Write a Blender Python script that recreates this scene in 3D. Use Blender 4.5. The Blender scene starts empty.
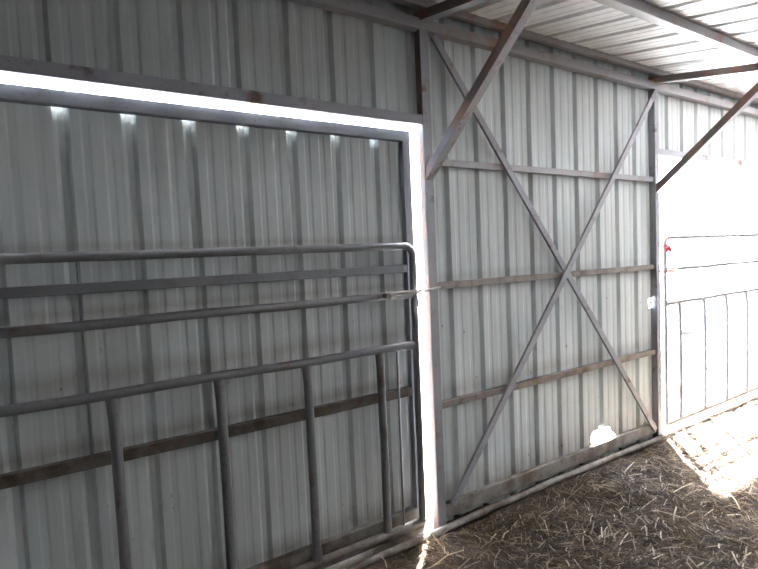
import bpy, bmesh, math, random
import numpy as np
from mathutils import Vector, Matrix
random.seed(7); rng = np.random.default_rng(11)
sc = bpy.context.scene
col = sc.collection

# ------------------------------------------------------------------ camera
CAM = Vector((-2.4753, -2.8918, 1.96))
F, YAW, PITCH, ROLL = 509.82, 0.571136, -0.056273, -0.043370
fwd = Vector((math.sin(YAW)*math.cos(PITCH), math.cos(YAW)*math.cos(PITCH), math.sin(PITCH)))
right = Vector((math.cos(YAW), -math.sin(YAW), 0)); up = right.cross(fwd)
r2 = right*math.cos(ROLL) + up*math.sin(ROLL); u2 = up*math.cos(ROLL) - right*math.sin(ROLL)
cam_data = bpy.data.cameras.new('camera'); cam = bpy.data.objects.new('camera', cam_data); col.objects.link(cam)
cam_data.sensor_fit = 'HORIZONTAL'; cam_data.sensor_width = 36; cam_data.lens = F/758*36
cam_data.clip_start = 0.02; cam_data.clip_end = 9000
M = Matrix.Identity(4)
for i in range(3):
    M[i][0] = r2[i]; M[i][1] = u2[i]; M[i][2] = -fwd[i]; M[i][3] = CAM[i]
cam.matrix_world = M; sc.camera = cam

# ------------------------------------------------------------------ sky, sun, exposure
SUN_EL = math.radians(60.4); SUN_AZ = (0.73, 0.68)          # horizontal direction towards the sun
w = bpy.data.worlds.new('sky'); sc.world = w; w.use_nodes = True
wn = w.node_tree; bg = wn.nodes['Background']
sky = wn.nodes.new('ShaderNodeTexSky'); sky.sky_type = 'NISHITA'; sky.sun_disc = False
sky.sun_elevation = SUN_EL; sky.sun_rotation = math.atan2(SUN_AZ[0], SUN_AZ[1]); sky.air_density = 1.0; sky.dust_density = 4.0
wn.links.new(sky.outputs[0], bg.inputs[0]); bg.inputs[1].default_value = 0.40
sd = bpy.data.lights.new('sun', 'SUN'); sd.energy = 7.8; sd.angle = math.radians(0.6); sd.color = (1, .985, .97)
sun = bpy.data.objects.new('sun', sd); col.objects.link(sun)
tosun = Vector((SUN_AZ[0]*math.cos(SUN_EL), SUN_AZ[1]*math.cos(SUN_EL), math.sin(SUN_EL))).normalized()
sun.rotation_euler = tosun.to_track_quat('Z', 'Y').to_euler(); sun.location = (6, 6, 12)
vs = sc.view_settings; vs.view_transform = 'Standard'; vs.look = 'None'; vs.gamma = 1.0; vs.use_curve_mapping = False
vs.exposure = 4.08
sc.cycles.max_bounces = 16; sc.cycles.diffuse_bounces = 12; sc.cycles.glossy_bounces = 6
sc.cycles.sample_clamp_indirect = 10; sc.cycles.use_denoising = True

# ------------------------------------------------------------------ materials
def mat(name):
    m = bpy.data.materials.new(name); m.use_nodes = True
    nt = m.node_tree; b = nt.nodes['Principled BSDF']
    return m, nt, b
def N(nt, t, **k):
    n = nt.nodes.new(t)
    for a, v in k.items():
        if a in ('scale', 'detail', 'rough'): n.inputs[{'scale': 'Scale', 'detail': 'Detail', 'rough': 'Roughness'}[a]].default_value = v
        else: setattr(n, a, v)
    return n
def ramp(nt, src, stops):
    r = nt.nodes.new('ShaderNodeValToRGB'); cr = r.color_ramp
    while len(cr.elements) < len(stops): cr.elements.new(.5)
    for e, (p, c) in zip(cr.elements, stops):
        e.position = p; e.color = (*c, 1) if isinstance(c, tuple) else (c, c, c, 1)
    nt.links.new(src, r.inputs[0]); return r.outputs[0]
def mix(nt, f, a, b, mode='MIX'):
    n = nt.nodes.new('ShaderNodeMix'); n.data_type = 'RGBA'; n.blend_type = mode
    for s, v in ((n.inputs[0], f), (n.inputs[6], a), (n.inputs[7], b)):
        if isinstance(v, bpy.types.NodeSocket): nt.links.new(v, s)
        elif isinstance(v, tuple): s.default_value = (*v, 1)
        else: s.default_value = v
    return n.outputs[2]
def math_(nt, op, a, b=0.0):
    n = nt.nodes.new('ShaderNodeMath'); n.operation = op
    for s, v in ((n.inputs[0], a), (n.inputs[1], b)):
        if isinstance(v, bpy.types.NodeSocket): nt.links.new(v, s)
        else: s.default_value = v
    return n.outputs[0]
def coords(nt, sx=1, sy=1, sz=1):
    tc = nt.nodes.new('ShaderNodeTexCoord'); mp = nt.nodes.new('ShaderNodeMapping')
    mp.inputs['Scale'].default_value = (sx, sy, sz)
    nt.links.new(tc.outputs['Object'], mp.inputs[0]); return mp.outputs[0], tc.outputs['Object']
def noise(nt, vec, scale, detail=4, rough=.55):
    n = N(nt, 'ShaderNodeTexNoise', scale=scale, detail=detail, rough=rough); nt.links.new(vec, n.inputs['Vector']); return n.outputs[0]

def sheet_mat(name, base, bands=(), rust=0.0, spots=True):
    """painted ribbed sheet: faint streaks, rub stains at the heights given, dark splatter low down"""
    m, nt, b = mat(name)
    v1, raw = coords(nt, 6, 6, .5); v2, _ = coords(nt)
    c = mix(nt, ramp(nt, noise(nt, v1, 3), [(.35, 0.0), (.75, 1.0)]), base, tuple(x*.86 for x in base))
    c = mix(nt, math_(nt, 'MULTIPLY', ramp(nt, noise(nt, v2, 1.3, 5), [(.45, 0.0), (.75, 1.0)]), .45), c, (base[0]*.85, base[1]*.80, base[2]*.74))
    sep = nt.nodes.new('ShaderNodeSeparateXYZ'); nt.links.new(raw, sep.inputs[0]); z = sep.outputs[2]
    nb = noise(nt, v2, 5, 5, .7)
    for z0, hw, s in bands:
        d = math_(nt, 'ABSOLUTE', math_(nt, 'SUBTRACT', z, z0)); f = math_(nt, 'SUBTRACT', 1.0, math_(nt, 'DIVIDE', d, hw))
        f = math_(nt, 'MAXIMUM', f, 0.0); f = math_(nt, 'MULTIPLY', f, math_(nt, 'MULTIPLY', nb, 1.6*s)); f = math_(nt, 'MINIMUM', f, .85)
        c = mix(nt, f, c, (.17, .125, .085))
    if spots:
        vz, _ = coords(nt, 1, 1, .55)
        low = ramp(nt, math_(nt, 'DIVIDE', z, 3.0), [(.0, 1.0), (.55, .75), (.68, 0.0)])
        s1 = ramp(nt, noise(nt, vz, 34, 2, .5), [(.69, 0.0), (.72, 1.0)])
        s2 = ramp(nt, noise(nt, v2, 2.6, 3), [(.5, 0.0), (.6, 1.0)])
        c = mix(nt, math_(nt, 'MULTIPLY', math_(nt, 'MULTIPLY', s1, s2), math_(nt, 'MULTIPLY', low, .9)), c, (.035, .028, .022))
    nt.links.new(c, b.inputs['Base Color']); b.inputs['Roughness'].default_value = .42
    b.inputs['Specular IOR Level'].default_value = .5
    bp = nt.nodes.new('ShaderNodeBump'); bp.inputs['Strength'].default_value = .12; bp.inputs['Distance'].default_value = .01
    nt.links.new(noise(nt, v1, 8), bp.inputs['Height']); nt.links.new(bp.outputs[0], b.inputs['Normal'])
    return m
def steel_mat(name, base, rust=(.13, .07, .045), lo=.56, hi=.68, metal=.25, rough=.5, nscale=5):
    m, nt, b = mat(name); v, _ = coords(nt); v2, _ = coords(nt, 1, 1, 1)
    c = mix(nt, noise(nt, v, 2.2, 3), tuple(x*.85 for x in base), tuple(min(1, x*1.15) for x in base))
    f = ramp(nt, noise(nt, v, nscale, 6, .65), [(lo, 0.0), (hi, 1.0)])
    c = mix(nt, f, c, rust)
    c = mix(nt, ramp(nt, noise(nt, v, 60, 2), [(.62, 0.0), (.72, .6)]), c, tuple(x*.6 for x in rust))
    nt.links.new(c, b.inputs['Base Color']); b.inputs['Metallic'].default_value = metal; b.inputs['Roughness'].default_value = rough
    bp = nt.nodes.new('ShaderNodeBump'); bp.inputs['Strength'].default_value = .2; bp.inputs['Distance'].default_value = .004
    nt.links.new(noise(nt, v, 40), bp.inputs['Height']); nt.links.new(bp.outputs[0], b.inputs['Normal'])
    return m
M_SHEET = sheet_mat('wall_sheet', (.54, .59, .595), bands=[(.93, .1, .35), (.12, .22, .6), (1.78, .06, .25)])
M_DOORSHEET = sheet_mat('door_sheet', (.50, .545, .545), bands=[(1.40, .09, .45), (1.05, .07, .55), (1.74, .05, .4), (2.07, .04, .3), (.15, .12, .5)])
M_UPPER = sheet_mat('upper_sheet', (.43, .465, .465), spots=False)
M_ROOF = sheet_mat('roof_sheet', (.74, .765, .78), spots=False)
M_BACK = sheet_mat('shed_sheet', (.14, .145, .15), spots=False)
M_STEEL = steel_mat('galvanised_steel', (.285, .29, .315))
M_BEAM = steel_mat('eave_steel', (.30, .30, .315), rust=(.26, .15, .10), lo=.54, hi=.70, nscale=3)
M_DIRTY = steel_mat('dirty_steel', (.235, .21, .19), rust=(.11, .08, .057), lo=.46, hi=.66, nscale=6)
M_BROWN = steel_mat('rusty_primer', (.12, .10, .098), rust=(.21, .105, .07), lo=.45, hi=.62, metal=.1, rough=.6)
M_PIPE = steel_mat('gate_pipe_steel', (.185, .19, .20), rust=(.12, .085, .065), lo=.55, hi=.72, metal=.35, rough=.42)
M_LIGHTSTEEL = steel_mat('bare_latch_steel', (.45, .44, .42), rust=(.2, .12, .08))
M_SILL = steel_mat('sill_steel', (.225, .215, .20), rust=(.11, .082, .06), lo=.42, hi=.6, metal=.1, rough=.7)
M_DOORFRAME = steel_mat('door_frame_steel', (.165, .175, .195), lo=.6, hi=.75)
M_CAKED = steel_mat('dung_caked_steel', (.115, .10, .088), rust=(.06, .042, .03), lo=.45, hi=.62, metal=.0, rough=.85, nscale=9)
def plain(name, c, rough=.8, vary=.25, sc_=12):
    m, nt, b = mat(name); v, _ = coords(nt)
    nt.links.new(mix(nt, noise(nt, v, sc_), tuple(x*(1-vary) for x in c), tuple(min(1, x*(1+vary)) for x in c)), b.inputs['Base Color'])
    b.inputs['Roughness'].default_value = rough; return m
M_RED = plain('faded_red_cloth', (.30, .012, .02), .9)
M_CLOD = plain('dark_dung', (.012, .010, .008), 1, .5, 30)
M_TAN = plain('dry_clump', (.04, .027, .014), 1, .4, 30)
def soil_mat():
    m, nt, b = mat('trampled_litter'); v, _ = coords(nt)
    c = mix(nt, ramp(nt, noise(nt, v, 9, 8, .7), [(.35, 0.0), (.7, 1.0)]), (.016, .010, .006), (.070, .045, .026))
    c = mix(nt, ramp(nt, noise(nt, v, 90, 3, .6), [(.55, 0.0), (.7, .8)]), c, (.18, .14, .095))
    nt.links.new(c, b.inputs['Base Color']); b.inputs['Roughness'].default_value = .95
    bp = nt.nodes.new('ShaderNodeBump'); bp.inputs['Strength'].default_value = .9; bp.inputs['Distance'].default_value = .02
    nt.links.new(noise(nt, v, 45, 6, .7), bp.inputs['Height']); nt.links.new(bp.outputs[0], b.inputs['Normal'])
    return m
M_SOIL = soil_mat()
def yard_mat():
    m, nt, b = mat('pale_dry_yard'); v, _ = coords(nt)
    c = mix(nt, noise(nt, v, 2, 8, .7), (.62, .61, .59), (.76, .75, .73))
    nt.links.new(c, b.inputs['Base Color']); b.inputs['Roughness'].default_value = 1; return m
M_YARD = yard_mat()
def straw_mat():
    m, nt, b = mat('straw'); g = nt.nodes.new('ShaderNodeAttribute'); g.attribute_name = 'tone'
    c = ramp(nt, g.outputs['Fac'], [(0, (.024, .015, .009)), (.35, (.078, .050, .026)), (.7, (.20, .142, .078)), (1, (.40, .33, .23))])
    nt.links.new(c, b.inputs['Base Color']); b.inputs['Roughness'].default_value = .6; return m
M_STRAW = straw_mat()

# ------------------------------------------------------------------ mesh helpers
class MB:
    """collects shapes that become ONE mesh"""
    def __init__(s): s.v = []; s.f = []; s.mi = []; s.sm = []
    def add(s, verts, faces, mi=0, smooth=False):
        k = len(s.v); s.v += [tuple(p) for p in verts]
        for n, f in enumerate(faces):
            s.f.append(tuple(i+k for i in f)); s.mi.append(mi[n] if isinstance(mi, (list, tuple)) else mi); s.sm.append(smooth)
    def box(s, x0, x1, y0, y1, z0, z1, mi=0):
        v = [(x, y, z) for x in (x0, x1) for y in (y0, y1) for z in (z0, z1)]
        # faces: -x +x -y +y -z +z
        s.add(v, [(0, 1, 3, 2), (4, 6, 7, 5), (0, 4, 5, 1), (2, 3, 7, 6), (0, 2, 6, 4), (1, 5, 7, 3)], mi)
    def bar(s, a, b, side, h, wd, mi=0):
        """square section from a to b; side = axis of the width wd, h across it"""
        a, b, side = Vector(a), Vector(b), Vector(side).normalized(); d = (b-a).normalized(); n = side.cross(d).normalized()
        v = [p + side*(i*wd/2) + n*(j*h/2) for p in (a, b) for i in (-1, 1) for j in (-1, 1)]
        s.add(v, [(0, 1, 3, 2), (4, 6, 7, 5), (0, 4, 5, 1), (2, 3, 7, 6), (0, 2, 6, 4), (1, 5, 7, 3)], mi)
    def pipe(s, pts, r, n=14, cap=True, mi=0, rs=None, wave=0):
        pts = [Vector(p) for p in pts]; rings = []
        ref = None
        for i, p in enumerate(pts):
            d = (pts[min(i+1, len(pts)-1)] - pts[max(i-1, 0)]).normalized()
            if ref is None:
                ref = Vector((0, 1, 0)) if abs(d.y) < .9 else Vector((1, 0, 0))
            u = (ref - d*ref.dot(d)).normalized(); ref = u; q = d.cross(u)
            rr = rs[i] if rs else r
            ru, rq = rr if isinstance(rr, tuple) else (rr, rr)
            rings.append([p + u*(ru*math.cos(t)) + q*(rq*math.sin(t)) for t in [2*math.pi*k/n for k in range(n)]])
        v = [x for rg in rings for x in rg]; f = []
        for i in range(len(rings)-1):
            for k in range(n): f.append((i*n+k, i*n+(k+1) % n, (i+1)*n+(k+1) % n, (i+1)*n+k))
        s.add(v, f, mi, True)
        if cap: 
            s.add(rings[0], [tuple(range(n))[::-1]], mi); s.add(rings[-1], [tuple(range(n))], mi)
    def build(s, name, mats, parent=None, loc=(0, 0, 0), bevel=0, fix=True):
        me = bpy.data.meshes.new(name); L = Vector(loc)
        me.from_pydata([tuple(Vector(p)-L) for p in s.v], [], s.f)
        for m in (mats if isinstance(mats, (list, tuple)) else [mats]): me.materials.append(m)
        me.polygons.foreach_set('material_index', s.mi); me.polygons.foreach_set('use_smooth', s.sm)
        if fix:
            bm = bmesh.new(); bm.from_mesh(me); bmesh.ops.recalc_face_normals(bm, faces=bm.faces); bm.to_mesh(me); bm.free()
        o = bpy.data.objects.new(name, me); col.objects.link(o)
        if parent is not None: o.parent = parent; 
        else: o.location = L
        if bevel:
            b = o.modifiers.new('bevel', 'BEVEL'); b.width = bevel; b.segments = 2; b.limit_method = 'ANGLE'
        return o
def tag(o, label=None, cat=None, group=None, kind=None):
    if label: o['label'] = label
    if cat: o['category'] = cat
    if group: o['group'] = group
    if kind: o['kind'] = kind
    return o
def empty(name, loc, label=None, cat=None, group=None, kind=None):
    o = bpy.data.objects.new(name, None); o.empty_display_size = .1; col.objects.link(o); o.location = loc
    return tag(o, label, cat, group, kind)

S = 0.3048
def rib_profile(x0, x1, phase, lap=True):
    pts = []
    k0 = int(math.floor((x0-phase)/S))-1; k1 = int(math.ceil((x1-phase)/S))+1
    for k in range(k0, k1+1):
        c = phase + k*S
        st = .003 if (lap and (k//3) % 2) else 0.0
        sp = .003 if (lap and ((k-1)//3) % 2) else 0.0
        pts += [(c-.036, sp), (c-.015, .030+sp), (c+.015, .030+st), (c+.036, st)]
        if st != sp: pts += [(c+.0365, st)]
        for q in (1, 2):
            m = c + q*S/3
            pts += [(m-.024, st), (m-.012, .0042+st), (m+.012, .0042+st), (m+.024, st)]
    pts.sort()
    xs = np.array([p[0] for p in pts]); ys = np.array([p[1] for p in pts])
    keep = [(float(x), float(y)) for x, y in zip(xs, ys) if x0 < x < x1]
    return [(x0, float(np.interp(x0, xs, ys)))] + keep + [(x1, float(np.interp(x1, xs, ys)))], (xs, ys)
def ribbed_sheet(name, m, x0, x1, v0, v1, phase, place, holes=(), parent=None, cell=.008, zstep=.4, lap=True):
    prof, (PX, PY) = rib_profile(x0, x1, phase, lap)
    X = [p[0] for p in prof]; V = list(np.linspace(v0, v1, max(2, int((v1-v0)/zstep)+1)))
    for (cx, cy, hw, hh, poly) in holes:
        X += list(np.arange(cx-hw, cx+hw, cell)); V += list(np.arange(cy-hh, cy+hh, cell))
    X = sorted(set(round(a, 4) for a in X)); V = sorted(set(round(a, 4) for a in V))
    mb = MB(); nx = len(X)
    Yp = np.interp(X, PX, PY)
    verts = [place(X[i], v, Yp[i]) for v in V for i in range(nx)]
    def inside(px, py):
        for (cx, cy, hw, hh, poly) in holes:
            if abs(px-cx) < hw and abs(py-cy) < hh:
                c = False; n = len(poly)
                for a in range(n):
                    (ax, ay), (bx, by) = poly[a], poly[(a+1) % n]
                    if (ay > py) != (by > py) and px < (bx-ax)*(py-ay)/(by-ay)+ax: c = not c
                if c: return True
        return False
    faces = []
    for j in range(len(V)-1):
        for i in range(nx-1):
            if holes and inside((X[i]+X[i+1])/2, (V[j]+V[j+1])/2): continue
            faces.append((j*nx+i, j*nx+i+1, (j+1)*nx+i+1, (j+1)*nx+i))
    mb.add(verts, faces)
    o = mb.build(name, m, parent, fix=False)
    sol = o.modifiers.new('gauge', 'SOLIDIFY'); sol.thickness = .0012; sol.offset = -1
    return o

# ------------------------------------------------------------------ frame sizes
XP = [-3.33, -0.24, 2.70, 5.75, 8.80, 11.85]; PW = .075; PD = .065        # left edges of the front posts; last two belong to bays added for daylight
ZB = 3.50                                                     # underside of eave beam
X0, X1, YB = -6.4, 11.93, -6.2                                 # extent of the shed, lengthened to the right by the added bays
def zroof(y): return 3.70 + .183*(y+.03)
GZ = -.05
def gz(x, y):
    """height of trampled litter"""
    d = -y
    return GZ + .05*max(0, min(1, (d-.15)/1.2)) + .012*math.sin(x*3.1+1)*math.sin(y*4.3) + .008*math.sin(x*9+y*7)

# ---- ground
def ground():
    mb = MB(); xs = np.linspace(X0-.1, 12.1, 185); ys = np.linspace(YB-.1, .12, 90)
    v = [(x, y, gz(x, y)*1.0 + (random.gauss(0, .004) if y < -.2 else 0)) for y in ys for x in xs]; nx = len(xs)
    mb.add(v, [(j*nx+i, j*nx+i+1, (j+1)*nx+i+1, (j+1)*nx+i) for j in range(len(ys)-1) for i in range(nx-1)], 0, True)
    tag(mb.build('floor', M_SOIL, fix=False), 'dark trampled dirt floor under the straw', kind='structure')
    mb = MB(); xs = [-3000, -300, -60] + list(np.linspace(-30, 60, 60)) + [100, 300, 3000]; ys = [.12, .6, 1.2, 2, 3, 5, 8, 14, 25, 50, 120, 500, 3000]
    v = [(x, y, GZ-.015+(.05*math.sin(x*.9+y)*min(1, (y-.1)/3))) for y in ys for x in xs]; nx = len(xs)
    mb.add(v, [(j*nx+i, j*nx+i+1, (j+1)*nx+i+1, (j+1)*nx+i) for j in range(len(ys)-1) for i in range(nx-1)], 0, True)
    tag(mb.build('ground', M_YARD, fix=False), 'pale sunlit yard outside the shed', kind='structure')
ground()

# ---- sheets of the shell
P = lambda x, v, y: (x, y, v)
HOLE1 = [(1.66, .14), (1.672, .19), (1.70, .222), (1.76, .226), (1.82, .240), (1.90, .226), (1.955, .218), (1.972, .172), (2.01, .15), (2.055, .11), (1.95, .09), (1.75, .088), (1.735, .122), (1.70, .118)]
HOLE2 = [(2.667, 1.304), (2.662, 1.35), (2.672, 1.36), (2.66, 1.385), (2.669, 1.407), (2.69, 1.404), (2.684, 1.37), (2.675, 1.362), (2.68, 1.34), (2.69, 1.33), (2.686, 1.30)]
t = ribbed_sheet('wall_front', M_SHEET, -.21, 2.77, -.06, 3.698, 0.0, P,
    holes=[(1.85, .16, .24, .12, HOLE1), (2.68, 1.355, .03, .07, HOLE2)])
tag(t, 'white ribbed sheet wall of the X-braced middle bay', kind='structure')
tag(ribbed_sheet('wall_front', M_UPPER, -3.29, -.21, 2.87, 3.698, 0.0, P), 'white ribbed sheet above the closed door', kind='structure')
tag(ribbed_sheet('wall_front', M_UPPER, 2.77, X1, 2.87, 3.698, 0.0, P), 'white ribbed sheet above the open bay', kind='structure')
tag(ribbed_sheet('wall_front', M_SHEET, X0, -3.29, -.06, 3.698, 0.0, P), 'white ribbed sheet left of the closed door', kind='structure')
tag(ribbed_sheet('ceiling', M_ROOF, X0-.1, X1+.25, YB-.1, .32, .52*S, lambda x, v, y: (x, v, zroof(v)+y+.001), zstep=1.2), 'pale ribbed roof sheet sloping down from the front wall', kind='structure')
mb = MB(); mb.box(X0, X1, -.03, .038, 3.698, 3.737); tag(mb.build('trim_1', M_BROWN), 'dark closure strip between front wall and roof ribs', kind='structure')
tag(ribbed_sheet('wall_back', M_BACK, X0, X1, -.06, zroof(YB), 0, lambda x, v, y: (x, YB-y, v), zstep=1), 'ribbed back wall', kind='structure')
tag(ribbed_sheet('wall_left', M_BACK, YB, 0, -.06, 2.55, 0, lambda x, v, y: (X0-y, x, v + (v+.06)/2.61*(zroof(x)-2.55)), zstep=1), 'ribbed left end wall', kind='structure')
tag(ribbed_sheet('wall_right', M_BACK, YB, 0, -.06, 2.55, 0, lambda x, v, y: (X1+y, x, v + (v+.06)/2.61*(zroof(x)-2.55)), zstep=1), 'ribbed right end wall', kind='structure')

# ---- steel members, each one a thing
def member(name, label, cat, group, a, b, side, h, wd, mats, mi=0, bevel=.003):
    mb = MB(); mb.bar(a, b, side, h, wd, mi); base = Vector(a)
    o = mb.build(name, mats, loc=base, bevel=bevel); tag(o, label, cat, group); return o
SB = [M_STEEL, M_BROWN]
def post(x, label, z1=ZB, lean=0.0, side=0):
    mb = MB(); mb.box(x, x+PW, -PD, -.001, GZ-.1, z1, [side, side, 0, 0, 0, 0])
    mb.v = [(a+lean*(z1-c)/z1, b, c) for a, b, c in mb.v]
    return tag(mb.build('steel_post', SB, loc=(x+PW/2, -PD/2, GZ), bevel=.003), label, 'post', 'square steel posts of the front wall')
post(XP[0], 'steel post at the far left end of the closed door')
post(XP[1], 'steel post right of the bright vertical gap, between closed door and X-braced bay', lean=.006, side=1)
post(XP[2], 'steel post between X-braced bay and the sunlit open bay')
post(XP[3], 'steel post on the far right side of the open bay')
post(XP[4], 'steel post of the unseen open bays added for daylight')
post(XP[5], 'corner post ending the unseen open bays added for daylight')
# eave beam, continuous
mb = MB(); mb.box(X0, X1, -.068, -.001, ZB, ZB+.075, 0)
tag(mb.build('eave_beam', M_BEAM, loc=(0, 0, ZB), bevel=.004), 'long grey steel eave beam running along the top of the corrugated front wall', 'beam')
mb = MB(); yp = -.03; mb.box(X0, X1, yp-.06, yp, ZB+.145, ZB+.20, 0)
tag(mb.build('roof_purlin', M_BEAM, loc=(0, yp, ZB+.145), bevel=.004), 'rust-stained roof purlin directly above the eave beam', 'purlin', 'roof purlins')
for y0, lab in ((-1.02, 'grey roof purlin crossing the upper right corner, away from the wall'), (-2.05, 'roof purlin overhead, nearest to the camera'), (-3.1, 'roof purlin behind the camera'), (-4.2, 'roof purlin in the rear part of the shed'), (-5.3, 'roof purlin close to the back wall')):
    mb = MB(); y1 = y0+.085; zt = zroof(y0)-.002
    mb.add([(x, y, z) for x in (X0, X1) for y, dz in ((y0, 0), (y1, .183*.085)) for z in (zt-.07+dz, zt+dz)],
           [(0, 1, 3, 2), (4, 6, 7, 5), (0, 4, 5, 1), (2, 3, 7, 6), (0, 2, 6, 4), (1, 5, 7, 3)])
    tag(mb.build('roof_purlin', M_BEAM, loc=(0, y0, zt), bevel=.004), lab, 'purlin', 'roof purlins')
# rafters and knee braces in the planes of the posts
def rafter(x, label, knee):
    ya, yb = -.002, YB+.03; zt = lambda y: zroof(y)-.0725
    mb = MB(); v = [(xx, y, zt(y)-dz) for xx in (x, x+PW) for y in (ya, yb) for dz in (.065, 0)]
    mb.add(v, [(0, 1, 3, 2), (4, 6, 7, 5), (0, 4, 5, 1), (2, 3, 7, 6), (0, 2, 6, 4), (1, 5, 7, 3)], [1, 1, 0, 0, 0, 0])
    tag(mb.build('rafter', SB, loc=(x, ya, zt(ya)), bevel=.003), label, 'rafter', 'steel rafters')
    a = Vector((x+PW/2, -.06, 2.515)); L = 1.16; ang = .845
    yE = -.06-L; zE = min(2.515+ang*L, zt(yE)-.065)
    # end where the brace meets the underside of the rafter
    for i in range(2000):
        yy = -.06 - i*.001; zz = 2.515 + ang*i*.001
        if zz >= zt(yy)-.065-.0: yE, zE = yy, zz; break
    c0 = Vector((x+PW/2, -.068, 2.52)); d = (Vector((0, yE, zE))-Vector((0, -.06, 2.515))).normalized()
    mb = MB(); n = Vector((0, -d.z, d.y)); n = n if n.z > 0 else -n
    hh = .032; w0 = x+.006; w1 = x+PW-.006
    # lower end cut upright against the post, upper end cut along the rafter
    lo = [(-.0655, 2.515 + hh/abs(d.y) ), (-.0655, 2.515 - hh/abs(d.y))]
    def hit(off):
        # ray (y,z) = start + s*d offset by off along n, to the underside of rafter
        p = Vector((0, -.06, 2.515)) + n*off; s_ = 0
        for i in range(3000):
            q = p + d*(i*.001)
            if q.z >= zt(q.y)-.0655: return (q.y, q.z)
    hi = [hit(hh), hit(-hh)]
    ring = [lo[0], hi[0], hi[1], lo[1]]
    v = [(w0, y, z) for y, z in ring] + [(w1, y, z) for y, z in ring]
    mb.add(v, [(0, 1, 2, 3), (7, 6, 5, 4), (0, 4, 5, 1), (1, 5, 6, 2), (2, 6, 7, 3), (3, 7, 4, 0)], [1, 1, 0, 0, 0, 0])
    tag(mb.build('knee_brace', SB, loc=(x+PW/2, -.065, 2.515), bevel=.003), knee, 'brace', 'knee braces between posts and rafters')
rafter(XP[0], 'rafter over the far left post', 'knee brace on the far left post')
rafter(XP[1], 'brown steel rafter ending above the post beside the closed door', 'thick knee brace rising from the post beside the bright gap, passing before the X brace')
rafter(XP[2], 'rust-brown steel rafter ending above the post beside the open bay', 'brown knee brace silhouetted against the open bay')
rafter(XP[3], 'rafter over the far right post', 'knee brace on the far right post')
rafter(XP[4], 'rafter of the unseen open bays added for daylight', 'knee brace of the unseen open bays added for daylight')
# headers over the two openings and the unseen bays added for daylight
for xa, xb, lab in ((XP[0]+PW, XP[1], 'steel header tube above the bright gap over the closed door'), (XP[2]+PW, XP[3], 'pale steel header tube over the sunlit open bay'), (XP[3]+PW, XP[4], 'header tube of the first unseen open bay added for daylight'), (XP[4]+PW, XP[5], 'header tube of the last unseen open bay added for daylight')):
    mb = MB(); mb.box(xa, xb, -.063, -.001, 2.853, 2.922, 0)
    tag(mb.build('header_beam', M_STEEL, loc=((xa+xb)/2, -.03, 2.853), bevel=.003), lab, 'beam', 'header tubes over the openings')
# girts and X brace of the middle bay
xa, xb = XP[1]+PW, XP[2]
for z, lab, m in ((2.61, 'topmost horizontal girt of the X-braced bay', M_BEAM), (1.725, 'horizontal girt through the centre of the X brace', M_DIRTY), (.85, 'brown dirt-caked girt of the X-braced bay, below the middle girt', M_DIRTY)):
    mb = MB(); mb.box(xa, xb, -.045, -.001, z-.025, z+.025)
    tag(mb.build('wall_girt', m, loc=((xa+xb)/2, -.02, z), bevel=.003), lab, 'girt', 'horizontal girts of the X-braced bay')
mb = MB(); mb.box(xa, xb, -.044, -.001, .002, .112)
tag(mb.build('bottom_rail', M_SILL, loc=((xa+xb)/2, -.02, -.03), bevel=.004), 'wide dirty bottom rail at the foot of the X-braced bay', 'beam')
def xbar(a, b, y, label):
    mb = MB(); mb.bar((a[0], y, a[1]), (b[0], y, b[1]), (0, 1, 0), .056, .022)
    tag(mb.build('cross_brace', M_STEEL, loc=(a[0], y, a[1]), bevel=.003), label, 'brace', 'crossing bars of the X brace')
xbar((-.115, 3.48), (2.655, .045), -.056, 'long diagonal bar of the X brace from upper left to lower right')
xbar((2.70, 3.475), (-.11, .115), -.0785, 'diagonal bar of the X brace from upper right to lower left')

# sill tube lying in front of the wall, left to right
def sill():
    mb = MB(); pts = []; n = 60
    for i in range(n+1):
        x = -3.3 + (XP[5]+3.3)*i/n
        pts.append((x, -.112+.005*math.sin(x*2.1), -.016+.006*math.sin(x*1.3)+.003*math.sin(x*7)))
    rs = [(.024*(1+.08*math.sin(i*1.7)), .027*(1+.1*math.sin(i*2.3+1))) for i in range(n+1)]
    mb.pipe(pts, .03, 6, rs=rs)
    o = mb.build('sill_tube', M_SILL, loc=(0, -.1, -.03))
    tag(o, 'long dirt-caked steel sill on the ground along the foot of the front wall', 'sill')
sill()

# ------------------------------------------------------------------ sheeted door in the left opening
def door():
    D = empty('door_1', ((-3.25-.29)/2, .05, 0.03), 'closed sheeted door behind the left pipe gate, daylight showing round its top and right edges', None, None, 'structure')
    L = D.location
    xl, xr = -3.24, -.286; ya, yb = .03, .078
    def part(name, m, *boxes):
        mb = MB()
        for b in boxes: mb.box(*b)
        o = mb.build(name, m, D, loc=L, bevel=.003); return o
    part('top_rail', M_DOORFRAME, (xl, xr, ya, yb, 2.752, 2.826))
    part('bottom_rail', M_SILL, (xl, xr, ya, yb, -.046, .118))
    part('stile', M_DOORFRAME, (xr-.065, xr, ya, yb, .118, 2.752))
    part('stile', M_DOORFRAME, (xl, xl+.065, ya, yb, .118, 2.752))
    part('girt', M_PIPE, (xl+.065, xr-.065, ya+.004, yb, 1.834, 1.888))
    part('girt', M_CAKED, (xl+.065, xr-.065, ya+.004, yb, .948, 1.010))
    s = ribbed_sheet('sheet', M_DOORSHEET, xl, xr-.002, .0, 2.822, .057, lambda x, v, y: (x-L.x, y+.0795-L.y, v-L.z), parent=D, cell=.02)
    # the material's height bands are read from object coordinates: keep its origin on the ground
    s.location = (0, 0, -L.z)
    for v in s.data.vertices: v.co.z += L.z
    mb = MB(); mb.box(-2.362, -2.354, .0765, .0795, 1.0, 1.85); mb.box(-2.364, -2.359, .0755, .0795, 1.0, 2.0)
    mb.build('lap_edge', M_PIPE, D, loc=L)
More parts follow.
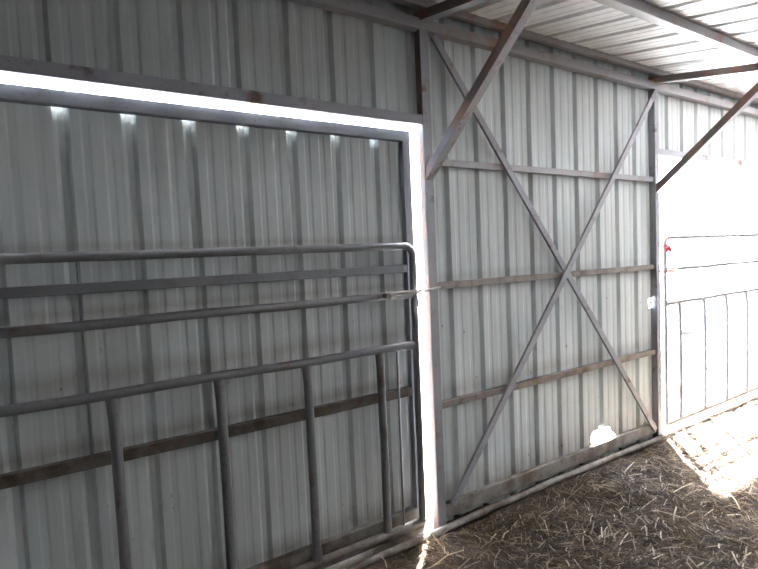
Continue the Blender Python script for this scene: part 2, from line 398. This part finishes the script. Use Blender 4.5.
door()

# ------------------------------------------------------------------ pipe gates
def gate_proto(xend, sgn, y, name_label, length, bars):
    """xend: latch end, sgn: direction in which the gate runs from there"""
    G = empty('pipe_gate', (xend+sgn*length/2, y, .03), name_label, 'gate', 'five-rail pipe gates in the wall openings')
    L = G.location; r = .0255
    far = xend + sgn*length; 
    zt = 2.018; zb = .055; R = .07
    # outer frame: top pipe bent at both corners into the end pipes
    def arc(cx, cz, a0, a1, n=6): return [(cx+R*math.cos(a0+(a1-a0)*i/n), y, cz+R*math.sin(a0+(a1-a0)*i/n)) for i in range(n+1)]
    h = math.pi/2
    mb = MB(); s_ = sgn
    c0 = xend + s_*R
    top = [(xend, y, zb)] + [(xend, y, zb+.6), (xend, y, zt-R)]
    top += [(c0 - s_*R*math.cos(t), y, zt-R+R*math.sin(t)) for t in [h*i/6 for i in range(1, 7)]]
    top += [(c0 + s_*(length-2*R)*i/8, y, zt) for i in range(1, 8)]
    mb.pipe(top, r)
    mb.build('rail', M_PIPE, G, loc=L)
    c1 = far - s_*R
    mb = MB(); endp = [(c0 + s_*(length-2*R)*7/8, y, zt)] + [(c1 + s_*R*math.sin(t), y, zt-R+R*math.cos(t)) for t in [h*i/6 for i in range(0, 7)]] + [(far, y, 1.0), (far, y, zb)]
    mb.pipe(endp, r-.0003); mb.build('end_post', M_PIPE, G, loc=L)
    for z in (1.685, 1.328):
        mb = MB(); a = xend + s_*.02; b = far - s_*.02
        n = 12; pts = [(a+(b-a)*i/n, y, z+.003*math.sin(i*1.3)) for i in range(n+1)]
        rs = [(r*.75, r*1.2)] + [r]*(n-1) + [(r*.75, r*1.2)]
        mb.pipe(pts, r, rs=rs); mb.build('rail', M_PIPE, G, loc=L)
    mb = MB(); mb.pipe([(xend, y, zb), (far, y, zb)], r+.001); mb.build('rail', M_SILL, G, loc=L)
    for bx in bars:
        mb = MB(); rb = .0275
        zs = [zb+.012, zb+.06, zb+.13, .6, 1.0, 1.2, 1.27, 1.312]
        rr = [(.018, .038), (.024, .032), rb, rb, rb, rb, (.023, .032), (.017, .036)]
        mb.pipe([(bx+.003*math.sin(z*3), y, z) for z in zs], rb, rs=rr); mb.build('bar', M_PIPE, G, loc=L)
    mb = MB(); mb.pipe([(xend+s_*.165, y, zb+.01), (xend+s_*.163, y, 1.32)], .008, 8); mb.build('rod', M_PIPE, G, loc=L)
    for z in (.35, 1.6):
        mb = MB(); mb.pipe([(far, y, z), (far+s_*.04, y, z)], .011, 8); mb.pipe([(far+s_*.04, y, z-.05), (far+s_*.04, y, z+.05)], .014, 8)
        mb.build('hinge', M_PIPE, G, loc=L)
    return G
gate_proto(-.355, -1, -.038, 'long pipe gate in front of the closed door in the left bay', 2.84, [-.658-.532*i for i in range(5)])
gate_proto(2.895, 1, -.038, 'pipe gate across the sunlit open bay on the right', 2.79, [3.185+.532*i for i in range(5)])

# slide latch on the left gate
def latch():
    T = empty('slide_latch', (-.42, -.075, 1.69), 'bare steel slide latch bridging the bright gap between the left gate and the post', 'latch'); L = T.location
    mb = MB(); mb.pipe([(-.62, -.088, 1.70), (-.33, -.088, 1.712)], .0095, 10); mb.pipe([(-.62, -.078, 1.676), (-.34, -.078, 1.690)], .0095, 10)
    mb.box(-.60, -.58, -.095, -.055, 1.665, 1.71); mb.box(-.38, -.36, -.095, -.055, 1.68, 1.72); mb.build('guide', M_LIGHTSTEEL, T, loc=L)
    mb = MB(); mb.pipe([(-.45, -.092, 1.704), (-.30, -.088, 1.703), (-.155, -.082, 1.717)], .0085, 10, rs=[.0085, .0085, .010]); mb.build('bolt', M_LIGHTSTEEL, T, loc=L)
    mb = MB(); mb.pipe([(-.375, -.09, 1.70), (-.372, -.098, 1.66), (-.365, -.10, 1.60), (-.345, -.098, 1.565), (-.342, -.095, 1.55)], .006, 8); mb.build('handle', M_LIGHTSTEEL, T, loc=L)
    mb = MB(); mb.pipe([(-.615, -.06, 1.69), (-.615, -.115, 1.69)], .02, 10); mb.build('knob', M_DIRTY, T, loc=L)
latch()
# chain holding the right gate
def chain():
    a = Vector((2.775, -.04, 1.690)); b = Vector((2.895, -.072, 1.672)); c = Vector((3.13, -.072, 1.700))
    T = empty('gate_chain', a, 'short rusty chain tying the open-bay gate to its post', 'chain')
    pts = [a, a.lerp(b, .33)-Vector((0, 0, .008)), a.lerp(b, .66)-Vector((0, 0, .01)), b, b+Vector((.05, -.006, -.014)), b+Vector((.10, -.004, -.012)), b+Vector((.15, -.002, .002)), b+Vector((.19, 0, .014))]
    for i in range(len(pts)-1):
        p, q = pts[i], pts[i+1]; d = (q-p).normalized(); n = Vector((0, 0, 1)) if i % 2 else Vector((0, 1, 0)); m_ = d.cross(n).normalized(); cc = (p+q)/2; hl = (q-p).length*.62
        ring = [cc + d*(hl*math.cos(t)) + m_*(.014*math.sin(t)) for t in [2*math.pi*k/12 for k in range(13)]]
        mb = MB(); mb.pipe(ring, .0062, 6, cap=False); mb.build('link', M_BROWN, T, loc=a)
    mb = MB(); mb.pipe([(2.90, -.077, 1.685), (3.02, -.085, 1.665), (3.16, -.085, 1.615)], .007, 8); mb.build('pin', M_BROWN, T, loc=a)
chain()
# red rag
mb = MB()
for k in range(5):
    a = k*1.256+.3; ln = .085+.025*math.sin(k*2.2)
    p = [(2.925, -.068, 1.93), (2.925+.045*math.cos(a+.5), -.074, 1.93+.045*math.sin(a+.5)), (2.925+ln*math.cos(a), -.07, 1.93+ln*math.sin(a)), (2.925+.045*math.cos(a-.5), -.06, 1.93+.045*math.sin(a-.5))]
    q = [(x, y-.004, z) for x, y, z in p]
    mb.add(p+q, [(0, 1, 2, 3), (7, 6, 5, 4), (0, 4, 5, 1), (1, 5, 6, 2), (2, 6, 7, 3), (3, 7, 4, 0)])
mb.pipe([(2.895+.029*math.cos(t), -.038+.029*math.sin(t), 1.93) for t in [2*math.pi*i/12 for i in range(13)]], .006, 6, cap=False)
tag(mb.build('red_rag', M_RED, loc=(2.91, -.06, 1.93)), 'small faded red rag knotted round the end pipe of the open-bay gate', 'rag')

# ------------------------------------------------------------------ straw
def straw(batches, label):
    V = []; Fc = []; C_ = []
    for n, region, seed, lmin, lmax, wmin, wmax, lift, shade in batches:
        r = np.random.default_rng(seed)
        for i in range(n):
            for _ in range(20):
                x = r.uniform(region[0], region[1]); y = r.uniform(region[2], region[3])
                if x < -.15 and r.random() > .25+max(0, (x+1))*.5: continue
                break
            ln = lmin + (lmax-lmin)*r.random()**1.8; wd = r.uniform(wmin, wmax)
            a = (math.sin(x*2.1+y*1.3)*1.2 + r.normal(0, .9)) if r.random() < .6 else r.uniform(0, 6.28)
            tilt = r.normal(0, .16); bend = r.normal(0, .12)
            if y + abs(math.sin(a))*ln/2 > -.15: y = -.15 - abs(math.sin(a))*ln/2
            z = gz(x, y) + wd*.4 + abs(r.normal(0, lift))
            dx, dy = math.cos(a), math.sin(a); px, py = -dy, dx
            k = len(V); tone = min(1, max(0, shade + r.normal(0, .26)))
            for s_, bb in ((-.5, 0), (0, 1), (.5, 0)):
                cx = x+dx*ln*s_+px*bend*ln*.3*bb; cy = y+dy*ln*s_+py*bend*ln*.3*bb; cz = max(z+math.sin(tilt)*ln*s_+bb*abs(bend)*ln*.3, gz(cx, cy)-.004)
                V += [(cx+px*wd/2, cy+py*wd/2, cz), (cx, cy, cz+wd*.35), (cx-px*wd/2, cy-py*wd/2, cz)]
            C_ += [tone]*9
            for j in (0, 3):
                for q in range(3):
                    Fc.append((k+j+q, k+j+(q+1) % 3, k+j+3+(q+1) % 3, k+j+3+q))
            Fc.append((k, k+2, k+1)); Fc.append((k+6, k+7, k+8))
    me = bpy.data.meshes.new('straw_litter'); me.from_pydata(V, [], Fc); me.materials.append(M_STRAW)
    at = me.attributes.new('tone', 'FLOAT', 'POINT'); at.data.foreach_set('value', C_)
    o = bpy.data.objects.new('straw_litter', me); col.objects.link(o)
    return tag(o, label, 'straw', None, 'stuff')
straw([(42000, (-1.6, 5.6, -2.6, -.12), 3, .02, .09, .002, .006, .008, .30),
       (8500, (-.9, 5.2, -2.4, -.14), 5, .05, .18, .004, .010, .016, .50),
       (260, (-.6, 5.0, -2.2, -.2), 9, .12, .26, .007, .013, .02, .72)], 'brown crushed straw with longer pale stalks scattered over the shed floor')

# ------------------------------------------------------------------ clods and clumps in the yard
def clod(x, y, sx, sy, sz, m, label, group, seed):
    bm = bmesh.new(); bmesh.ops.create_icosphere(bm, subdivisions=2, radius=1); rr = random.Random(seed)
    for v in bm.verts:
        k = 1+rr.uniform(-.25, .25); v.co = Vector((v.co.x*sx*k, v.co.y*sy*k, max(-.3, v.co.z)*sz*k))
    me = bpy.data.meshes.new('clod'); bm.to_mesh(me); bm.free(); me.materials.append(m)
    o = bpy.data.objects.new('dirt_clod', me); col.objects.link(o); o.location = (x, y, GZ-.01)
    return tag(o, label, 'clod', group)

CL = [(9.43, 2.98, .16, 1), (10.20, 3.01, .069, 0), (8.23, 2.04, .047, 0), (8.85, 2.60, .05, 0), (6.13, 1.04, .057, 2), (6.03, .94, .037, 2), (6.01, .88, .037, 2), (6.03, 1.13, .028, 0),
      (5.49, 1.01, .027, 0), (4.87, .78, .033, 2), (5.15, .76, .026, 0), (6.64, .85, .03, 0), (5.96, .65, .028, 0), (6.61, 1.89, .021, 0), (4.87, .93, .017, 0), (7.13, .79, .031, 0), (5.76, .75, .027, 0),
      (9.07, 3.18, .026, 0), (4.89, .42, .036, 2), (4.6, .6, .018, 0), (4.2, .5, .014, 0), (4.4, .9, .016, 0)]
for i, (x, y, r_, k) in enumerate(CL):
    if k == 1: clod(x, y, r_, r_*.8, r_*.45, M_CLOD, 'largest dark clod lying on the bright yard behind the open-bay gate', 'clods on the yard', i)
    elif k == 2: clod(x, y, r_*1.1, r_, r_*.7, M_TAN, {4: 'tan dry clump, largest and leftmost of three in a row behind the open-bay gate', 5: 'tan dry clump, middle one of three in a row behind the open-bay gate', 6: 'tan dry clump, rightmost of three in a row behind the open-bay gate', 9: 'tan dry clump just behind the second bar of the open-bay gate', 18: 'tan dry clump close to the sill of the open bay'}[i], 'tan clumps on the yard', i)
    else: clod(x, y, r_*.8, r_*.7, r_*.55, M_CLOD, 'small dark clod on the bright yard behind the open-bay gate', 'clods on the yard', i)
for i, (x, y, r_) in enumerate([(5.49, 7.50, .05), (3.96, 5.56, .035), (4.20, 5.81, .035), (3.53, 4.97, .035), (3.15, 4.46, .03), (2.40, 3.54, .018), (1.89, 2.83, .024), (1.71, 2.59, .022)]):
    clod(x, y, r_*1.1, r_, r_, M_CLOD, 'small dark clod on the yard seen through the bright vertical gap', 'clods seen through the gap', 50+i)
